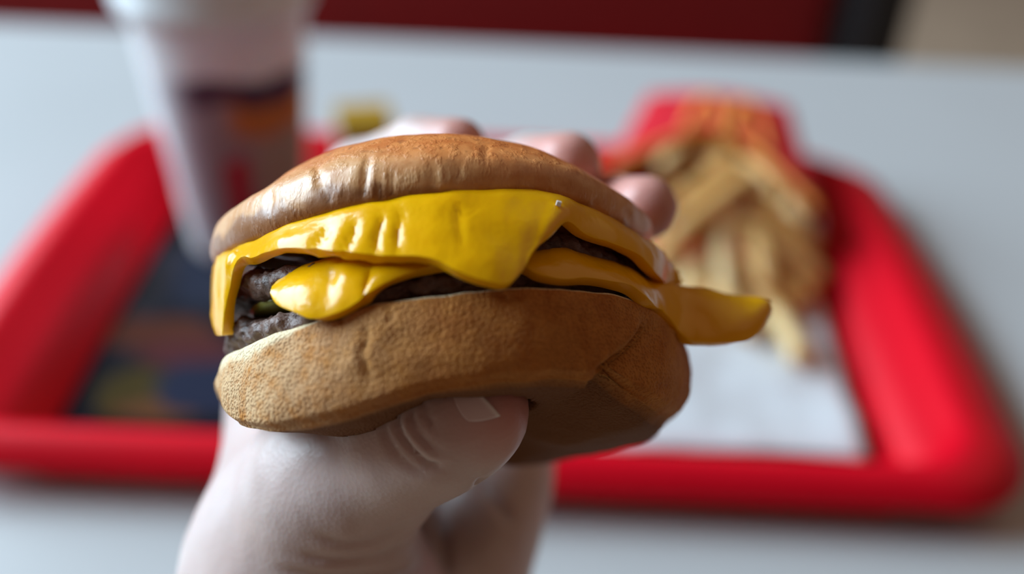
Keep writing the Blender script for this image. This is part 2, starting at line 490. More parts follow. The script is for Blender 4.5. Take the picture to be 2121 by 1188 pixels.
# orange lip along the arched opening, and the printed golden arches
lipA = top[0] + np.array([0, 0, .0009]); lipB = top[1] * .55 + top[0] * .45 + np.array([0, 0, .0009])
V, F = ring_mesh(np.array([lipA - np.array([0, .0008, .004]), lipA, lipB]), closed_u=False)
o = mesh_obj('opening_lip', V, F, M_cor, FC); solidify(o, .0004, 1)
def on_top(s, t):
    i = min(max(t, 0), 1) * (nv - 1); j = min(max(s, 0), 1) * (nu - 1)
    i0, j0 = min(int(i), nv - 2), min(int(j), nu - 2); a, b = i - i0, j - j0
    return (top[i0, j0] * (1 - a) * (1 - b) + top[i0 + 1, j0] * a * (1 - b) + top[i0, j0 + 1] * (1 - a) * b + top[i0 + 1, j0 + 1] * a * b) + np.array([0, 0, .0011])
for c0 in (.30, .56):
    rows = []
    for q in np.linspace(0, 1, 15):
        x = c0 + .13 - .13 * math.cos(math.pi * q); y = .16 + .72 * math.sin(math.pi * q) ** .7
        inn = c0 + .13 - .055 * math.cos(math.pi * q); yi = .16 + .52 * math.sin(math.pi * q) ** .7
        rows.append([on_top(x, y), on_top(inn, yi)])
    V, F = ring_mesh(np.array(rows), closed_u=False)
    o = mesh_obj('printed_arch', V, F, M_cor, fp); solidify(o, .0003, 0)

# ------------------------------------------------------------------ fries
def mat_fry(i, c1, c2):
    m = NM('fried_potato_%d' % i); o = m.obj()
    v = m.noise(o, 120, 3)
    m.color(m.ramp(v, [(.3, c1), (.7, c2)])).set(Roughness=.45, Subsurface_Weight=.15, Subsurface_Scale=.004)
    m.bump(m.noise(o, 400, 3), .0006, .5); return m.m
FM = [mat_fry(0, (.74, .42, .13), (.82, .52, .19)), mat_fry(1, (.84, .60, .26), (.88, .66, .33)), mat_fry(2, (.60, .28, .065), (.68, .36, .10))]
def fry(p, q, w, mat, bend=.004, label='golden french fry in the heap spilling from the red carton', group='french fries heaped at the carton'):
    p, q = np.asarray(p), np.asarray(q); c = (p + q) / 2; d = q - p; L = np.linalg.norm(d); d /= L
    s = np.cross(d, [0, 0, 1.0]); s /= np.linalg.norm(s) + 1e-9; n = np.cross(s, d)
    tw = random.uniform(-.5, .5); s, n = s * math.cos(tw) + n * math.sin(tw), n * math.cos(tw) - s * math.sin(tw)
    rings = []
    ts = [0, .015, .1, .3, .5, .7, .9, .985, 1]
    for t in ts:
        k = .72 if t in (0, 1) else (.95 if t in (.015, .985) else random.uniform(.94, 1.05))
        m = p - c + d * L * t + n * bend * math.sin(math.pi * t)
        h = w / 2 * k; r = []
        for (a, b) in ((1, .6), (.6, 1), (-.6, 1), (-1, .6), (-1, -.6), (-.6, -1), (.6, -1), (1, -.6)):
            r.append(m + s * h * a + n * h * b)
        rings.append(r)
    V, F = ring_mesh(np.array(rings), cap0=True, cap1=True)
    o = mesh_obj('french_fry', V, F, mat, loc=None); o.location = tuple(c); fix_normals(o)
    tag(o, label, 'french fry', group); return o
def fpx(u1, v1, h1, u2, v2, h2, w=.0095, m=0, bend=.003, **kw):
    if 'label' not in kw:
        vm = (v1 + v2) / 2
        if vm < 420: kw = dict(label='golden fry still inside the mouth of the red carton', group='fries inside the carton')
        elif vm > 600: kw = dict(label='golden fry at the loose end of the heap on the napkin', group='fries at the napkin end of the heap')
    fry(plane(u1, v1, TZ + h1), plane(u2, v2, TZ + h2), w, FM[m], bend, **kw)
fpx(1370, 352, .040, 1425, 292, .044, m=1)
fpx(1412, 415, .040, 1520, 338, .046, m=0)
fpx(1395, 492, .036, 1560, 368, .046, w=.0105, m=0, label='long golden fry lying diagonally across the top of the heap')
fpx(1365, 545, .022, 1475, 455, .030, m=0)
fpx(1492, 470, .034, 1512, 640, .016, m=1, label='pale straight fry pointing at the viewer above the cheese corner')
fpx(1410, 612, .014, 1470, 530, .022, m=1)
fpx(1505, 455, .036, 1705, 580, .016, w=.0105, m=0, label='long fry slanting down to the right edge of the napkin')
fpx(1525, 535, .026, 1655, 640, .014, m=2)
fpx(1590, 640, .0145, 1660, 745, .0145, w=.0095, m=1, label='single pale fry lying out on the white napkin')
fpx(1560, 420, .040, 1690, 520, .024, m=2)
fpx(1610, 400, .040, 1665, 500, .028, m=1)
fpx(1470, 400, .028, 1560, 520, .024, m=2)
fpx(1430, 470, .024, 1500, 560, .018, m=2)
fpx(1380, 430, .026, 1450, 380, .030, m=2)
fpx(1350, 480, .016, 1430, 600, .014, m=2)
fpx(1460, 600, .0145, 1560, 690, .0145, m=0)
fpx(1540, 590, .0145, 1640, 690, .0145, m=0)
fpx(1600, 560, .0145, 1680, 620, .0145, m=2)
fpx(1450, 330, .038, 1540, 390, .038, m=2)
fpx(1540, 340, .042, 1620, 420, .040, m=0)
fpx(1480, 300, .040, 1510, 350, .042, m=2)
fpx(1330, 420, .020, 1400, 360, .026, m=2)
fpx(1620, 480, .022, 1600, 600, .0145, m=0)
fpx(1560, 470, .032, 1590, 600, .022, m=0)
fpx(1470, 520, .022, 1545, 620, .0145, m=2)
fpx(1400, 560, .0145, 1480, 660, .0145, m=0)

# ------------------------------------------------------------------ cheeseburger (its own tilted frame)
TILT, SPIN = math.radians(15), math.radians(1.4)
bx0 = RGT * math.cos(SPIN) + UPV * math.sin(SPIN)
bu0 = UPV * math.cos(SPIN) - RGT * math.sin(SPIN)
BX = bx0
BZ = bu0 * math.cos(TILT) + FWD * math.sin(TILT)
BY = FWD * math.cos(TILT) - bu0 * math.sin(TILT)
BO = at(904, 568, .215)
MB = np.column_stack([BX, BY, BZ])
def toB(p): return (np.asarray(p) - BO) @ MB
def toW(p): return np.asarray(p) @ MB.T + BO
def cyl(u, v, r, cx=0.0):
    o = toB(CAM); d = ray(u, v) @ MB
    ox, oy = o[0] - cx, o[1]
    a = d[0] ** 2 + d[1] ** 2; b = 2 * (ox * d[0] + oy * d[1]); c = ox ** 2 + oy ** 2 - r * r
    D = b * b - 4 * a * c
    t = (-b - math.sqrt(D)) / (2 * a) if D > 0 else -b / (2 * a)
    return o + d * t
def edge_z(px, r, cx, th, back):
    """height of an edge round the burger so that its front lies on the sighted line"""
    P = catmull(px, 120); q = np.array([cyl(u, v, r, cx) for u, v in P])
    a = np.arctan2(q[:, 0] - cx, -q[:, 1]); i = np.argsort(a); a, z = a[i], q[i, 2]
    a0, a1 = a[0], a[-1]
    full_a = np.concatenate([[-np.pi], [a0 - .5 * (a0 + np.pi)], a, [a1 + .5 * (np.pi - a1)], [np.pi]])
    full_z = np.concatenate([[back], [(z[0] + back) / 2], z, [(z[-1] + back) / 2], [back]])
    zz = np.interp(th, full_a, full_z)
    for _ in range(6): zz = (np.roll(zz, 1) + 2 * zz + np.roll(zz, -1)) / 4
    return zz
BURG = empty('cheeseburger', BO)
BURG.matrix_world = Matrix([[MB[0][0], MB[0][1], MB[0][2], BO[0]], [MB[1][0], MB[1][1], MB[1][2], BO[1]], [MB[2][0], MB[2][1], MB[2][2], BO[2]], [0, 0, 0, 1]])
tag(BURG, 'double cheeseburger with melted yellow cheese held up in the hand', 'burger')
NT = 432
TH = np.linspace(-np.pi, np.pi, NT, endpoint=False)

# --- top bun
RT = .0468
rim_px = [(446, 566), (475, 535), (520, 512), (566, 496), (640, 466), (740, 440), (840, 424), (960, 413), (1080, 408), (1160, 416), (1250, 455), (1310, 495), (1345, 518), (1368, 532)]
prof = catmull([(.0, .003), (.5, .003), (.82, .0012), (.92, .0), (.965, .0005), (.990, .0018), (1.0, .0038), (.993, .0064), (.968, .0094), (.928, .0124), (.872, .0155),
                (.80, .0185), (.70, .0214), (.56, .0242), (.38, .0262), (.18, .0272), (.0, .0275)], 100)
dz = edge_z(rim_px, .945 * RT, 0, TH, -.001)
rings = []
for pr, pz in prof:
    w = 1 - .75 * smooth(0, .022, pz)
    if pr < .9 and pz < .004: w *= smooth(0, .9, pr)
    rr = RT * max(pr, .002)
    rings.append(np.column_stack([rr * np.sin(TH), -rr * np.cos(TH), pz + dz * w]))
V, F = ring_mesh(np.array(rings), cap0=True, cap1=True)
# fit the crown to its sighted outline
sil = [(440, 540), (452, 500), (480, 448), (520, 405), (600, 346), (660, 318), (720, 297), (800, 283), (880, 277), (960, 279), (1050, 291), (1150, 318), (1250, 371), (1300, 413), (1340, 462), (1362, 505), (1370, 525)]
silc = catmull(sil, 200)
for it in range(5):
    u, v, d = proj(toW(V))
    bins = np.linspace(500, 1310, 55); cur = np.array([v[np.abs(u - b) < 16].min() for b in bins])
    want = np.interp(bins, silc[:, 0], silc[:, 1])
    rimv = 560.0
    s = (rimv - want) / (rimv - cur)
    s = np.convolve(np.pad(s, 4, 'edge'), np.ones(9) / 9, 'valid')
    V[:, 2] = np.where(V[:, 2] > .004, .004 + (V[:, 2] - .004) * (1 + (np.interp(u, bins, s) - 1) * smooth(.004, .012, V[:, 2])), V[:, 2])
N = mesh_normals(V, F)
n1 = fbm(V * np.array([1, 1, .5]), 95, 3, 4.2); n2 = fbm(V * np.array([1, 1, .35]), 330, 2, 9.1)
skirt = smooth(.022, .006, V[:, 2]) * smooth(-.002, .003, V[:, 2])
V = V + N * ((n1 * .0003 + n2 * .00007 * (.2 + skirt))[:, None])
Nw = mesh_normals(V, F) @ MB.T
Vw = crease(toW(V), Nw, [([(556, 392), (560, 415), (556, 440)], 5, .0006), ([(655, 338), (660, 370), (675, 398), (690, 420)], 5, .0008),
                         ([(764, 318), (757, 350), (752, 385), (755, 410)], 6, .0008), ([(812, 350), (808, 380), (815, 405)], 4, .0005),
                         ([(785, 372), (788, 400), (784, 415)], 4, .0005), ([(900, 345), (895, 365), (902, 385)], 5, .0004),
                         ([(1010, 300), (1005, 318), (1012, 335)], 5, .0005), ([(955, 345), (950, 362)], 5, .0004), ([(1230, 410), (1235, 430)], 5, .0005), ([(1295, 430), (1310, 470)], 6, .0004)])
V = toB(Vw)
fix_normals(mesh_obj('top_bun', V, F, mat_bun_top(), BURG))

THUMB = ((700, 1000, .203, .0155), (785, 945, .194, .0130), (855, 905, .1865, .0122), (925, 872, .182, .0114), (980, 852, .1795, .0102))
# --- bottom bun
RB, CB = .0487, .0040
top_px = [(458, 768), (466, 742), (500, 716), (570, 690), (650, 662), (750, 636), (850, 616), (960, 602), (1080, 594), (1180, 597), (1260, 607), (1330, 629), (1375, 660), (1415, 705), (1428, 745)]
low_px = [(464, 815), (478, 855), (505, 884), (560, 893), (640, 884), (720, 866), (790, 843), (860, 818), (960, 797), (1100, 786), (1190, 781), (1235, 785), (1290, 806), (1350, 836), (1400, 862), (1420, 862)]
zt = edge_z(top_px, .975 * RB, CB, TH, -.0150)
zl = edge_z(low_px, .955 * RB, CB, TH, -.0345)
rings = []; cutA = []; baseA = []
def add(r, z, c, b):
    rings.append(np.column_stack([CB + r * np.sin(TH), -r * np.cos(TH), z])); cutA.append(np.full(NT, c)); baseA.append(np.full(NT, b))
ztm = -.0150
for q in (.003, .3, .55, .75, .86, .92): add(RB * q, ztm + (zt - ztm) * q ** 2, 1, 0)
left_cut = smooth(-.35, -.95, TH) * smooth(-2.2, -1.5, TH)
rightA = smooth(.80, 1.25, TH) * smooth(3.1, 2.2, TH)
for q in np.linspace(0, 1, 60):
    z = zt + (zl - zt) * q
    k = .965 + .014 * smooth(0, .06, q) + .024 * np.sin(np.pi * min(1, q * 1.05)) ** .8
    k -= .035 * smooth(.90, 1.0, q)
    k = k * (1 - .04 * smooth(.50, 1.0, q) ** 2 * rightA)
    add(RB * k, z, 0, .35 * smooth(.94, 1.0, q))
    cutA[-1] = np.clip(1.1 - q / (.035 + .36 * left_cut), 0, 1)
zbm = -.0330
zlow2 = -.0330 - .0052 * smooth(.55, 1.1, TH) * smooth(3.14, 2.6, TH) - .0015 * smooth(2.2, 2.9, np.abs(TH))
for q in np.linspace(.93, .003, 34):
    f = np.sqrt(np.clip(1 - ((q - .55) / .38) ** 2, 0, 1)) if q > .55 else 1.0
    zz = zl + (np.minimum(zlow2, zl) - zl) * f
    zz = zz + (zbm - zz) * smooth(.5, .1, q)
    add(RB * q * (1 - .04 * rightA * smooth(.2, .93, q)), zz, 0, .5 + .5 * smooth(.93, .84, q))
V, F = ring_mesh(np.array(rings), cap0=True, cap1=True)
cutA = np.concatenate(cutA); baseA = np.concatenate(baseA)
N = mesh_normals(V, F)
n1 = fbm(V, 80, 3, 2.2); n2 = fbm(V, 420, 3, 7.7)
V = V + N * ((n1 * .0006 + n2 * .00004)[:, None])
Nw = mesh_normals(V, F) @ MB.T
Vw = crease(toW(V), Nw, [([(1338, 655), (1334, 680), (1312, 712), (1280, 738), (1245, 766), (1225, 776)], 10, .0030),
                         ([(752, 664), (758, 700), (748, 730), (757, 760), (765, 790)], 6, .0009), ([(700, 650), (706, 672)], 4, .0006),
                         ([(800, 630), (808, 655), (802, 672)], 5, .0006), ([(1030, 607), (1060, 625), (1090, 618)], 7, .0005), ([(640, 690), (646, 712)], 4, .0005)])
# the folded front flap stands proud of the flank behind it
fl = catmull([(1338, 645), (1334, 680), (1312, 712), (1280, 738), (1245, 766), (1215, 790)], 30)
pu, pv, _ = proj(Vw)
fd = np.full(len(Vw), 1e9); fs = np.zeros(len(Vw)); ft = np.zeros(len(Vw))
for k in range(len(fl) - 1):
    a, b = fl[k], fl[k + 1]; ab = b - a
    t = np.clip(((pu - a[0]) * ab[0] + (pv - a[1]) * ab[1]) / (ab @ ab), 0, 1)
    q = np.hypot(pu - a[0] - t * ab[0], pv - a[1] - t * ab[1]); mm = q < fd
    cr = ab[0] * (pv - a[1]) - ab[1] * (pu - a[0])
    fd[mm] = q[mm]; fs[mm] = np.sign(cr[mm]); ft[mm] = (k + t[mm]) / (len(fl) - 1)
front = np.einsum('ij,ij->i', Nw, CAM - Vw) > 0
stepd = np.where(front, np.tanh(fs * fd / 5) * np.where(fs > 0, .0011 * np.exp(-(fd / 45) ** 2), .0021 * np.exp(-(fd / 60) ** 2)), 0) * smooth(0, .3, ft)
Vw = Vw + Nw * stepd[:, None]
V = toB(Vw)
# the thumb presses a hollow into the underside
thumb_axis = [(toB(at(u, v, d)), r) for u, v, d, r in THUMB]
under = np.concatenate([np.full(NT, 1.0 if k >= len(rings) - 35 else 0.0) for k in range(len(rings))]) > .5
for step in range(40):
    dmin = np.full(len(V), 1e9)
    for (a, ra), (b, rb) in zip(thumb_axis[:-1], thumb_axis[1:]):
        ab = b - a; t = np.clip((V - a) @ ab / (ab @ ab), 0, 1)
        dmin = np.minimum(dmin, np.linalg.norm(V - a - t[:, None] * ab, axis=1) - (ra + t * (rb - ra)))
    m = under & (dmin < .0012)
    V[m, 2] += .0004
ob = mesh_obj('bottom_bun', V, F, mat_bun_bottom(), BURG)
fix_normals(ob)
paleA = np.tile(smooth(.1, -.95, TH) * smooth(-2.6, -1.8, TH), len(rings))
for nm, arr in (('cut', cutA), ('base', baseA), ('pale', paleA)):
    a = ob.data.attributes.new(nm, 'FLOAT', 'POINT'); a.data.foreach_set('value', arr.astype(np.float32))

# --- beef patties
M_pat = mat_patty()
def patty(name, mid_px, half, R, cx, back, seed):
    TH = np.linspace(-np.pi, np.pi, 520, endpoint=False)
    zm = edge_z(mid_px, R, cx, TH, back)
    pr = [(.003, 1), (.4, 1), (.75, 1), (.9, .98), (.96, .85), (.99, .5), (1.0, .15), (1.0, -.2), (.985, -.55), (.955, -.85), (.9, -.98), (.75, -1), (.4, -1), (.003, -1)]
    pr = catmull(pr, 60); zc = back
    rings = []
    for q, h in pr:
        w = smooth(.2, 1, q)
        rings.append(np.column_stack([cx + R * q * np.sin(TH), -R * q * np.cos(TH), zc + (zm - zc) * w + h * half]))
    V, F = ring_mesh(np.array(rings), cap0=True, cap1=True)
    N = mesh_normals(V, F)
    a = fbm(V, 150, 3, seed); b = fbm(V, 430, 3, seed + 3)
    edge = smooth(.8 * R, .97 * R, np.hypot(V[:, 0] - cx, V[:, 1]))
    V = V + N * (((a * .0012 + b * .0008) * (.3 + .7 * edge))[:, None])
    o = mesh_obj(name, V, F, M_pat, BURG); fix_normals(o); return o
patty('beef_patty', [(482, 592), (540, 583), (600, 572), (720, 552), (850, 520), (1000, 500), (1110, 505), (1180, 512), (1250, 530), (1330, 562), (1392, 590)], .0025, .0449, .0013, -.0055, 11.0)
patty('beef_patty', [(492, 690), (540, 680), (620, 655), (720, 622), (850, 588), (1000, 568), (1110, 572), (1200, 585), (1300, 604), (1370, 640)], .0031, .0448, .0020, -.0120, 31.0)

# --- pickle and salt
M_pick = plain('pickle_green', (.19, .20, .035), .35, .15, 200)
pk = cyl(527, 628, .0440, .0025)
a = np.linspace(0, 2 * np.pi, 24, endpoint=False)
rr = [np.column_stack([pk[0] + .012 + r * np.cos(a), pk[1] + .010 + r * np.sin(a), np.full(24, pk[2] + z)]) for r, z in ((.0005, .0012), (.012, .0012), (.0142, .0010), (.0150, 0), (.0142, -.001), (.012, -.0012), (.0005, -.0012))]
V, F = ring_mesh(np.array(rr)); o = mesh_obj('pickle_slice', V, F, M_pick, BURG); fix_normals(o)
o['label'] = 'green pickle slice'

# --- cheese
M_ch = mat_cheese()
def cheese(name, cols, z_in, cx, thick=.0022, sub=(150, 22), wob=.0004, seed=0, folds=()):
    """cols: list of rows of points (u, v, r) or (u, v, None, depth) from the tucked edge down to the hanging edge"""
    grid = []
    for col in cols:
        pts = [cyl(p[0], p[1], p[2], cx) if p[2] is not None else toB(at(p[0], p[1], p[3])) for p in col]
        p0 = pts[0]; v2 = np.array([p0[0] - cx, p0[1]]); rn = np.linalg.norm(v2)
        ins = [np.array([cx + v2[0] * k, v2[1] * k, z_in + (p0[2] - z_in) * k ** 3]) for k in (.55, .8)]
        grid.append(ins + pts)
    G = np.array(grid)                                   # columns x rows x 3
    rows = np.array([catmull(G[:, k], sub[0]) for k in range(G.shape[1])])       # rows x n x 3
    full = np.array([catmull(rows[:, j], sub[1]) for j in range(sub[0])])        # n x m x 3
    V, F = ring_mesh(full, closed_u=False)
    N = mesh_normals(V, F)
    V = V + N * (fbm(V, 150, 2, seed) * wob)[:, None]
    V = toB(crease(toW(V), mesh_normals(V, F) @ MB.T, folds))
    o = mesh_obj(name, V, F, M_ch, BURG)
    return o
def finish_sheet(o, t):
    solidify(o, t, 0)
    b = o.modifiers.new('bevel', 'BEVEL'); b.width = t * .45; b.segments = 3; b.limit_method = 'ANGLE'; b.angle_limit = math.radians(50)
RA = [.0455, .0462, .0470, .0474]
def C(*pts, r=RA): return [(p[0], p[1], (p[2] if len(p) > 2 else r[min(i, len(r) - 1)])) for i, p in enumerate(pts)]
def Dp(*pts): return [(u, v, None, d) for u, v, d in pts]
colsA = [
    Dp((455, 564, .206), (450, 588, .203), (449, 632, .202), (460, 676, .201)),
    Dp((458, 552, .200), (449, 582, .1965), (449, 636, .195), (460, 688, .1935)),
    Dp((465, 542, .196), (458, 568, .1905), (459, 640, .189), (466, 693, .1885)),
    Dp((475, 534, .1925), (470, 553, .1870), (469, 622, .187), (471, 690, .187)),
    Dp((490, 525, .1895), (484, 541, .1840), (478, 562, .1845), (475, 640, .186)),
    C((505, 514), (504, 528), (503, 538), (502, 547)),
    C((530, 508), (530, 520), (530, 530), (530, 539)),
    C((558, 494), (558, 508), (560, 518), (562, 527), r=[.0455, .0466, .0476, .0480]),
    C((585, 482), (586, 494), (587, 506), (590, 519), r=[.0455, .0470, .0482, .0486]),
    C((640, 462), (642, 478), (645, 500), (648, 521), r=[.0455, .0470, .0484, .0490]),
    C((720, 442), (722, 465), (725, 498), (728, 530), r=[.0455, .0472, .0487, .0494]),
    C((790, 428), (794, 455), (795, 495), (790, 536), r=[.0455, .0472, .0487, .0496]),
    C((860, 418), (864, 450), (864, 495), (855, 537), r=[.0455, .0474, .0492, .0502]),
    C((910, 414), (918, 450), (915, 500), (905, 545), r=[.0455, .0478, .0500, .0512]),
    C((960, 408), (968, 450), (964, 510), (950, 568), r=[.0455, .0480, .0506, .0522]),
    C((1010, 405), (1018, 450), (1012, 520), (1000, 586), r=[.0455, .0480, .0508, .0526]),
    C((1065, 403), (1072, 445), (1066, 515), (1050, 592), r=[.0455, .0480, .0506, .0524]),
    C((1110, 403), (1114, 440), (1104, 498), (1076, 567), r=[.0455, .0482, .0502, .0516]),
    C((1145, 408), (1148, 432), (1136, 470), (1112, 512), r=[.0455, .0484, .0498, .0506]),
    C((1168, 416), (1172, 432), (1168, 446), (1160, 462), r=[.0455, .0478, .0486, .0488]),
    C((1205, 434), (1207, 450), (1206, 468), (1202, 487), r=[.0455, .0470, .0476, .0478]),
    C((1262, 458), (1262, 474), (1260, 490), (1255, 506), r=[.0455, .0470, .0476, .0478]),
    C((1320, 498), (1322, 510), (1320, 522), (1316, 533), r=[.0455, .0470, .0476, .0478]),
    C((1350, 518), (1356, 532), (1354, 548), (1346, 562), r=[.0455, .0472, .0478, .0480]),
    C((1385, 555), (1394, 574), (1392, 588), (1386, 600), r=[.0455, .0472, .0478, .0480]),
    C((1398, 580), (1412, 598), (1414, 604), (1410, 608), r=[.0455, .0472, .0480, .0482]),
]
o = cheese('cheese_slice', colsA, -.0012, .0015, seed=3.0, folds=[([(690, 478), (672, 500), (655, 518)], 8, .0007), ([(745, 470), (730, 498), (715, 525)], 8, .0008), ([(800, 448), (785, 490), (778, 530)], 9, .0008), ([(835, 440), (828, 480), (822, 525)], 8, .0006), ([(955, 430), (948, 470), (958, 520)], 7, .0004)]); finish_sheet(o, .0021)
# small salt grain on the fold
sg = cyl(1157, 421, .0498, .0015)
bm = bmesh.new(); bmesh.ops.create_cube(bm, size=.0008); bmesh.ops.rotate(bm, verts=bm.verts, matrix=Matrix.Rotation(.7, 3, (1, .5, .2)))
me = bpy.data.meshes.new('salt_grain'); bm.to_mesh(me); bm.free(); me.materials.append(plain('salt', (.85, .85, .85), .3))
so = bpy.data.objects.new('salt_grain', me); COL.objects.link(so); so.parent = BURG; so.location = tuple(sg)

colsB = [
    C((575, 600), (570, 603), (567, 607), (568, 612), r=[.0445, .0466, .0474, .0476]),
    C((590, 580), (582, 595), (580, 615), (584, 634), r=[.0440, .0464, .0478, .0482]),
    C((625, 564), (620, 585), (618, 620), (622, 650), r=[.0440, .0464, .0482, .0486]),
    C((660, 553), (656, 580), (653, 625), (655, 661), r=[.0440, .0466, .0485, .0490]),
    C((705, 540), (704, 570), (702, 615), (697, 654), r=[.0440, .0466, .0485, .0490]),
    C((760, 528), (760, 560), (755, 598), (744, 630), r=[.0440, .0464, .0482, .0488]),
    C((820, 522), (818, 545), (808, 572), (792, 594), r=[.0440, .0462, .0476, .0480]),
    C((880, 520), (880, 536), (876, 551), (870, 564), r=[.0440, .0456, .0466, .0470]),
    C((935, 520), (936, 532), (936, 543), (935, 553), r=[.0440, .0452, .0460, .0464]),
    C((1005, 522), (1006, 532), (1006, 540), (1006, 548), r=[.0440, .0452, .0460, .0464]),
    C((1070, 528), (1070, 538), (1072, 546), (1075, 553), r=[.0440, .0452, .0462, .0466]),
    C((1112, 530), (1106, 545), (1104, 560), (1108, 573), r=[.0440, .0458, .0470, .0474]),
    C((1155, 524), (1150, 545), (1148, 565), (1155, 583), r=[.0440, .0460, .0474, .0480]),
    C((1210, 534), (1208, 550), (1206, 567), (1210, 581), r=[.0440, .0462, .0476, .0482]),
    C((1262, 550), (1260, 562), (1258, 575), (1262, 590), r=[.0440, .0464, .0478, .0484]),
    C((1300, 566), (1298, 578), (1298, 592), (1300, 602), r=[.0440, .0466, .0482, .0490]),
    C((1340, 590), (1336, 602), (1334, 616), (1335, 628), r=[.0446, .0472, .0492, .0502]),
    Dp((1378, 601, .196), (1376, 616, .194), (1374, 636, .1915), (1376, 660, .190)),
    Dp((1420, 606, .200), (1420, 632, .197), (1418, 668, .194), (1418, 706, .192)),
    Dp((1466, 612, .202), (1468, 640, .198), (1466, 680, .195), (1462, 712, .193)),
    Dp((1515, 623, .203), (1520, 648, .199), (1518, 684, .196), (1514, 711, .195)),
    Dp((1556, 627, .204), (1560, 645, .201), (1557, 672, .199), (1548, 700, .198)),
    Dp((1578, 627, .205), (1581, 637, .203), (1579, 654, .202), (1571, 676, .201)),
    Dp((1591, 630, .206), (1591, 633, .205), (1590, 638, .204), (1586, 650, .204)),
]
o = cheese('cheese_slice', colsB, -.0078, .0020, seed=8.0, folds=[([(700, 560), (690, 590), (685, 630)], 16, .0006), ([(775, 560), (762, 590), (750, 615)], 8, .0006), ([(620, 600), (640, 620), (660, 640)], 14, -.0004)]); finish_sheet(o, .0022)

# ------------------------------------------------------------------ hand and forearm: one continuous surface
def cp(u, v, d):                                      # camera-axis coordinates (right, up, depth)
    return np.array([(u - W / 2) / FPX * d, -(v - H / 2) / FPX * d, d], np.float32)
hx = .0012
lo = np.array([-.115, -.235, .160], np.float32); hi = np.array([.055, .048, .325], np.float32)
nx, ny, nz = (np.ceil((hi - lo) / hx)).astype(int)
gx = (lo[0] + hx * np.arange(nx, dtype=np.float32))[:, None, None]
gy = (lo[1] + hx * np.arange(ny, dtype=np.float32))[None, :, None]
gz = (lo[2] + hx * np.arange(nz, dtype=np.float32))[None, None, :]
def cone(a, ra, b, rb):
    ab = b - a; L = float(ab @ ab) + 1e-12
    t = np.clip(((gx - a[0]) * ab[0] + (gy - a[1]) * ab[1] + (gz - a[2]) * ab[2]) / L, 0, 1)
    return np.sqrt((gx - a[0] - t * ab[0]) ** 2 + (gy - a[1] - t * ab[1]) ** 2 + (gz - a[2] - t * ab[2]) ** 2) - (ra + t * (rb - ra))
def smin(a, b, k):
    h = np.maximum(k - np.abs(a - b), 0) / k
    return np.minimum(a, b) - h * h * k * .25
def chain(pts, k=.004):
    D = None
    for (p, r), (q, s) in zip(pts[:-1], pts[1:]):
        c = cone(p, r, q, s); D = c if D is None else smin(D, c, k)
    return D
wrist = cp(735, 1400, .232); elbow = cp(690, 2260, .245)
mcpI, mcpM, mcpR, mcpP = cp(610, 790, .270), cp(740, 830, .290), cp(915, 870, .292), cp(1060, 925, .280)
thM = cp(*THUMB[0][:3])
cmc = cp(628, 1215, .222)
palm = smin(cone(wrist, .027, elbow, .036), cone(cp(790, 1400, .236), .024, cp(760, 2260, .25), .030), .02)
for a, ra, b, rb, k in (
        (cmc, .0235, thM, .0165, .014),                                        # thenar
        (cp(655, 1330, .228), .024, cmc, .0225, .016),
        (cp(690, 1300, .245), .018, mcpI, .0120, .014),                        # metacarpals
        (cp(760, 1300, .255), .018, mcpM, .0120, .014),
        (cp(840, 1300, .258), .018, mcpR, .0120, .014),
        (cp(905, 1330, .250), .0165, mcpP, .0115, .012),
        (cp(925, 1280, .248), .0150, cp(1035, 1010, .270), .0125, .010),       # little-finger edge of the palm
        (cp(630, 1010, .222), .0140, mcpI, .0115, .016),                       # web between thumb and index
        (cp(600, 1120, .232), .0170, mcpI, .0120, .014)):
    palm = smin(palm, cone(a, ra, b, rb), k)
thumb = chain([(cp(u, v, d), r) for u, v, d, r in THUMB], .005)
index = chain([(mcpI, .0120), (cp(640, 500, .282), .0100), (cp(745, 365, .262), .0088), (cp(868, 311, .244), .0077), (cp(945, 308, .233), .0074)])
middle = chain([(mcpM, .0120), (cp(870, 480, .292), .0100), (cp(1000, 370, .270), .0088), (cp(1098, 345, .248), .0073), (cp(1176, 341, .235), .0079)])
ring = chain([(mcpR, .0115), (cp(1060, 580, .290), .0096), (cp(1185, 445, .266), .0086), (cp(1270, 427, .240), .0071), (cp(1337, 430, .225), .0074)])
little = chain([(mcpP, .0100), (cp(1175, 730, .280), .0086), (cp(1255, 600, .262), .0076), (cp(1305, 570, .246), .0066)])
fingers = smin(smin(index, middle, .0012), smin(ring, little, .0012), .0012)
D = smin(palm, fingers, .007)
D = smin(D, thumb, .010)
D = smin(D, cone(cp(700, 905, .200), .0030, cp(733, 884, .194), .0024), .004)
del palm, fingers
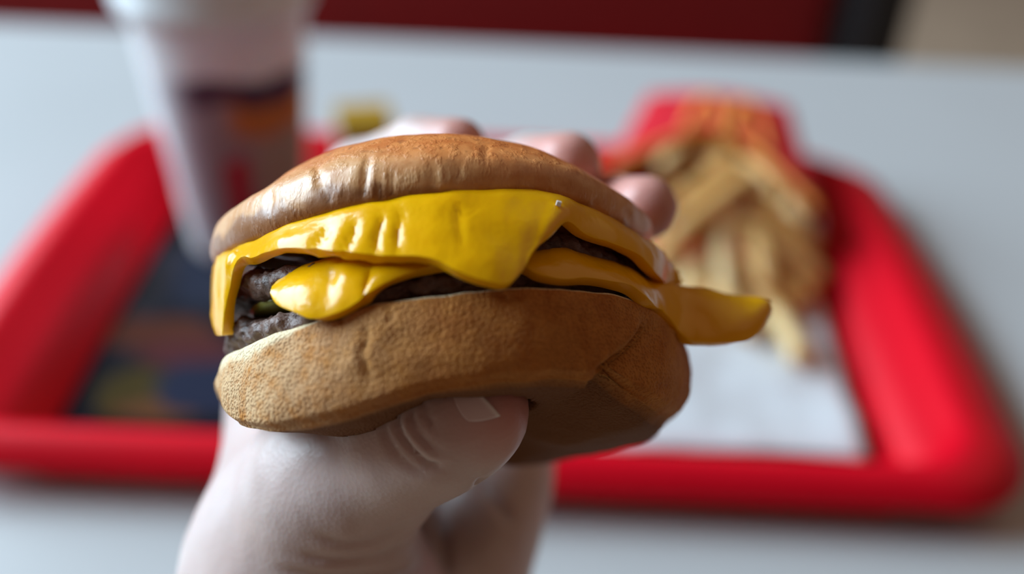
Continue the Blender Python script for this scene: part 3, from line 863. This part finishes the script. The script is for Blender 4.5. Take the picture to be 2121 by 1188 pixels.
def surface_nets(D, lo, h):
    s = D < 0
    c = [D[i:D.shape[0] - 1 + i, j:D.shape[1] - 1 + j, k:D.shape[2] - 1 + k] for i in (0, 1) for j in (0, 1) for k in (0, 1)]
    sg = [x < 0 for x in c]; cnt = sum(x.astype(np.int8) for x in sg)
    act = (cnt > 0) & (cnt < 8); idx = np.argwhere(act)
    val = np.stack([x[act] for x in c], 1)
    off = np.array([(i, j, k) for i in (0, 1) for j in (0, 1) for k in (0, 1)], float)
    acc = np.zeros((len(idx), 3)); n = np.zeros(len(idx))
    for a in range(8):
        for b in range(a + 1, 8):
            if abs(off[a] - off[b]).sum() != 1: continue
            m = (val[:, a] < 0) != (val[:, b] < 0)
            t = val[m, a] / (val[m, a] - val[m, b])
            acc[m] += off[a] + t[:, None] * (off[b] - off[a]); n[m] += 1
    P = (idx + acc / n[:, None]) * h + lo
    ids = -np.ones(act.shape, np.int64); ids[act] = np.arange(len(idx))
    F = []
    for ax in range(3):
        o1, o2 = [(1, 2), (2, 0), (0, 1)][ax]
        a = [slice(None)] * 3; b = [slice(None)] * 3; a[ax] = slice(0, -1); b[ax] = slice(1, None)
        e = np.argwhere(s[tuple(a)] != s[tuple(b)])
        e = e[(e[:, o1] > 0) & (e[:, o2] > 0) & (e[:, o1] < act.shape[o1]) & (e[:, o2] < act.shape[o2]) & (e[:, ax] < act.shape[ax])]
        d1 = np.zeros(3, int); d1[o1] = 1; d2 = np.zeros(3, int); d2[o2] = 1
        q = np.stack([ids[tuple((e - d1 - d2).T)], ids[tuple((e - d2).T)], ids[tuple(e.T)], ids[tuple((e - d1).T)]], 1)
        flip = ~s[tuple(e.T)]; q[flip] = q[flip][:, ::-1]; F.append(q)
    return P, np.concatenate(F)
HV, HF = surface_nets(D, lo, hx); del D
HF = HF[(HF >= 0).all(1)]
# light smoothing of the lattice
E = np.concatenate([HF[:, [0, 1]], HF[:, [1, 2]], HF[:, [2, 3]], HF[:, [3, 0]]]); E = np.concatenate([E, E[:, ::-1]])
deg = np.bincount(E[:, 0], minlength=len(HV))[:, None]
for lam in (.5, -.52, .5, -.52, .5, .3):
    A_ = np.stack([np.bincount(E[:, 0], weights=HV[E[:, 1], k], minlength=len(HV)) for k in range(3)], 1) / deg
    HV = HV + lam * (A_ - HV)
HVc = HV.copy()
VW = CAM + HV[:, :1] * RGT + HV[:, 1:2] * UPV + HV[:, 2:] * FWD
NW = mesh_normals(VW, HF)
VW = crease(VW, NW, [
    ([(800, 850), (795, 890), (815, 930), (850, 965), (890, 985)], 9, .0007),      # thumb joint folds
    ([(825, 835), (820, 880), (845, 925), (885, 960), (920, 970)], 8, .0011),
    ([(850, 830), (850, 870), (875, 910), (915, 940)], 7, .0009),
    ([(875, 825), (880, 860), (905, 892)], 6, .0006),
    ([(985, 990), (1020, 1030), (1064, 1085)], 11, .0013),                          # palm lines
    ([(905, 1060), (918, 1110), (930, 1190)], 11, .0015),
    ([(610, 1150), (700, 1160), (790, 1152), (860, 1120)], 9, .0008),               # folds at the thumb base
    ([(640, 1110), (730, 1125), (820, 1100), (862, 1075)], 10, .0007),
    ([(560, 1180), (680, 1195), (800, 1190), (880, 1170)], 10, .0008)])
u, v, d = proj(VW)
NW = mesh_normals(VW, HF)
wr = fbm(VW[::1] * 1.0, 140, 2, 5.5)
VW = VW + NW * (wr * .0002)[:, None]
def near(p, r): return np.clip(1 - np.linalg.norm(HVc - p, axis=1) / r, 0, 1)
pink = np.clip(1.3 * (near(cp(990, 300, .229), .021) + near(cp(1205, 350, .229), .025) + near(cp(1355, 440, .219), .026) + near(cp(1060, 835, .175), .014)) + 1.2 * near(cp(728, 886, .194), .008), 0, 1)  # fingertip flush; last term paints in red of light passing through the fold
hand_loc = CAM + wrist[0] * RGT + wrist[1] * UPV + wrist[2] * FWD
me = bpy.data.meshes.new('person')
me.from_pydata((VW - hand_loc).tolist(), [], HF.tolist()); me.update()
me.polygons.foreach_set('use_smooth', [True] * len(me.polygons))
a = me.attributes.new('pink', 'FLOAT', 'POINT'); a.data.foreach_set('value', pink.astype(np.float32))
me.materials.append(mat_skin())
hand = bpy.data.objects.new('person', me); COL.objects.link(hand); hand.location = tuple(hand_loc)
fix_normals(hand)
tag(hand, 'bare left hand and forearm gripping the cheeseburger from below', 'person')

# thumbnail laid on the thumb
bvh = BVHTree.FromPolygons([tuple(p) for p in VW.tolist()], HF.tolist())
q0, q1, q2, q3 = (np.array(p, float) for p in ((926, 800), (968, 786), (1043, 862), (968, 884)))
ng = 13; P = []; fr = []
for i in range(ng):
    for j in range(ng):
        a, b = j / (ng - 1), i / (ng - 1)            # a: cuticle -> free edge, b: across
        p = (q0 * (1 - a) + q1 * a) * (1 - b) + (q3 * (1 - a) + q2 * a) * b
        cq = (q0 + q1 + q2 + q3) / 4
        sq = 1 - .10 * (abs(2 * a - 1) * abs(2 * b - 1)) ** 2 - (.16 * abs(2 * b - 1) ** 2 * (1 - a))
        p = cq + (p - cq) * sq
        r = ray(*p); h, nrm, _, dist = bvh.ray_cast(Vector(CAM), Vector(r / np.linalg.norm(r)))
        if h is None: h = Vector(at(p[0], p[1], .18)); nrm = Vector(-FWD)
        P.append(np.array(h) - FWD * (.00025 + .0006 * a * a)); fr.append(float(smooth(.80, .90, a)))
V, F = ring_mesh(np.array(P).reshape(ng, ng, 3), closed_u=False)
G = np.array(P).reshape(ng, ng, 3)
for _ in range(3): G[1:-1, 1:-1] = (G[:-2, 1:-1] + G[2:, 1:-1] + G[1:-1, :-2] + G[1:-1, 2:]) / 4
o = mesh_obj('thumbnail', G.reshape(-1, 3) - hand_loc, F, mat_nail(), hand)
a = o.data.attributes.new('free', 'FLOAT', 'POINT'); a.data.foreach_set('value', np.array(fr, np.float32))
solidify(o, .0005, 0)
o['label'] = 'short pale thumbnail'
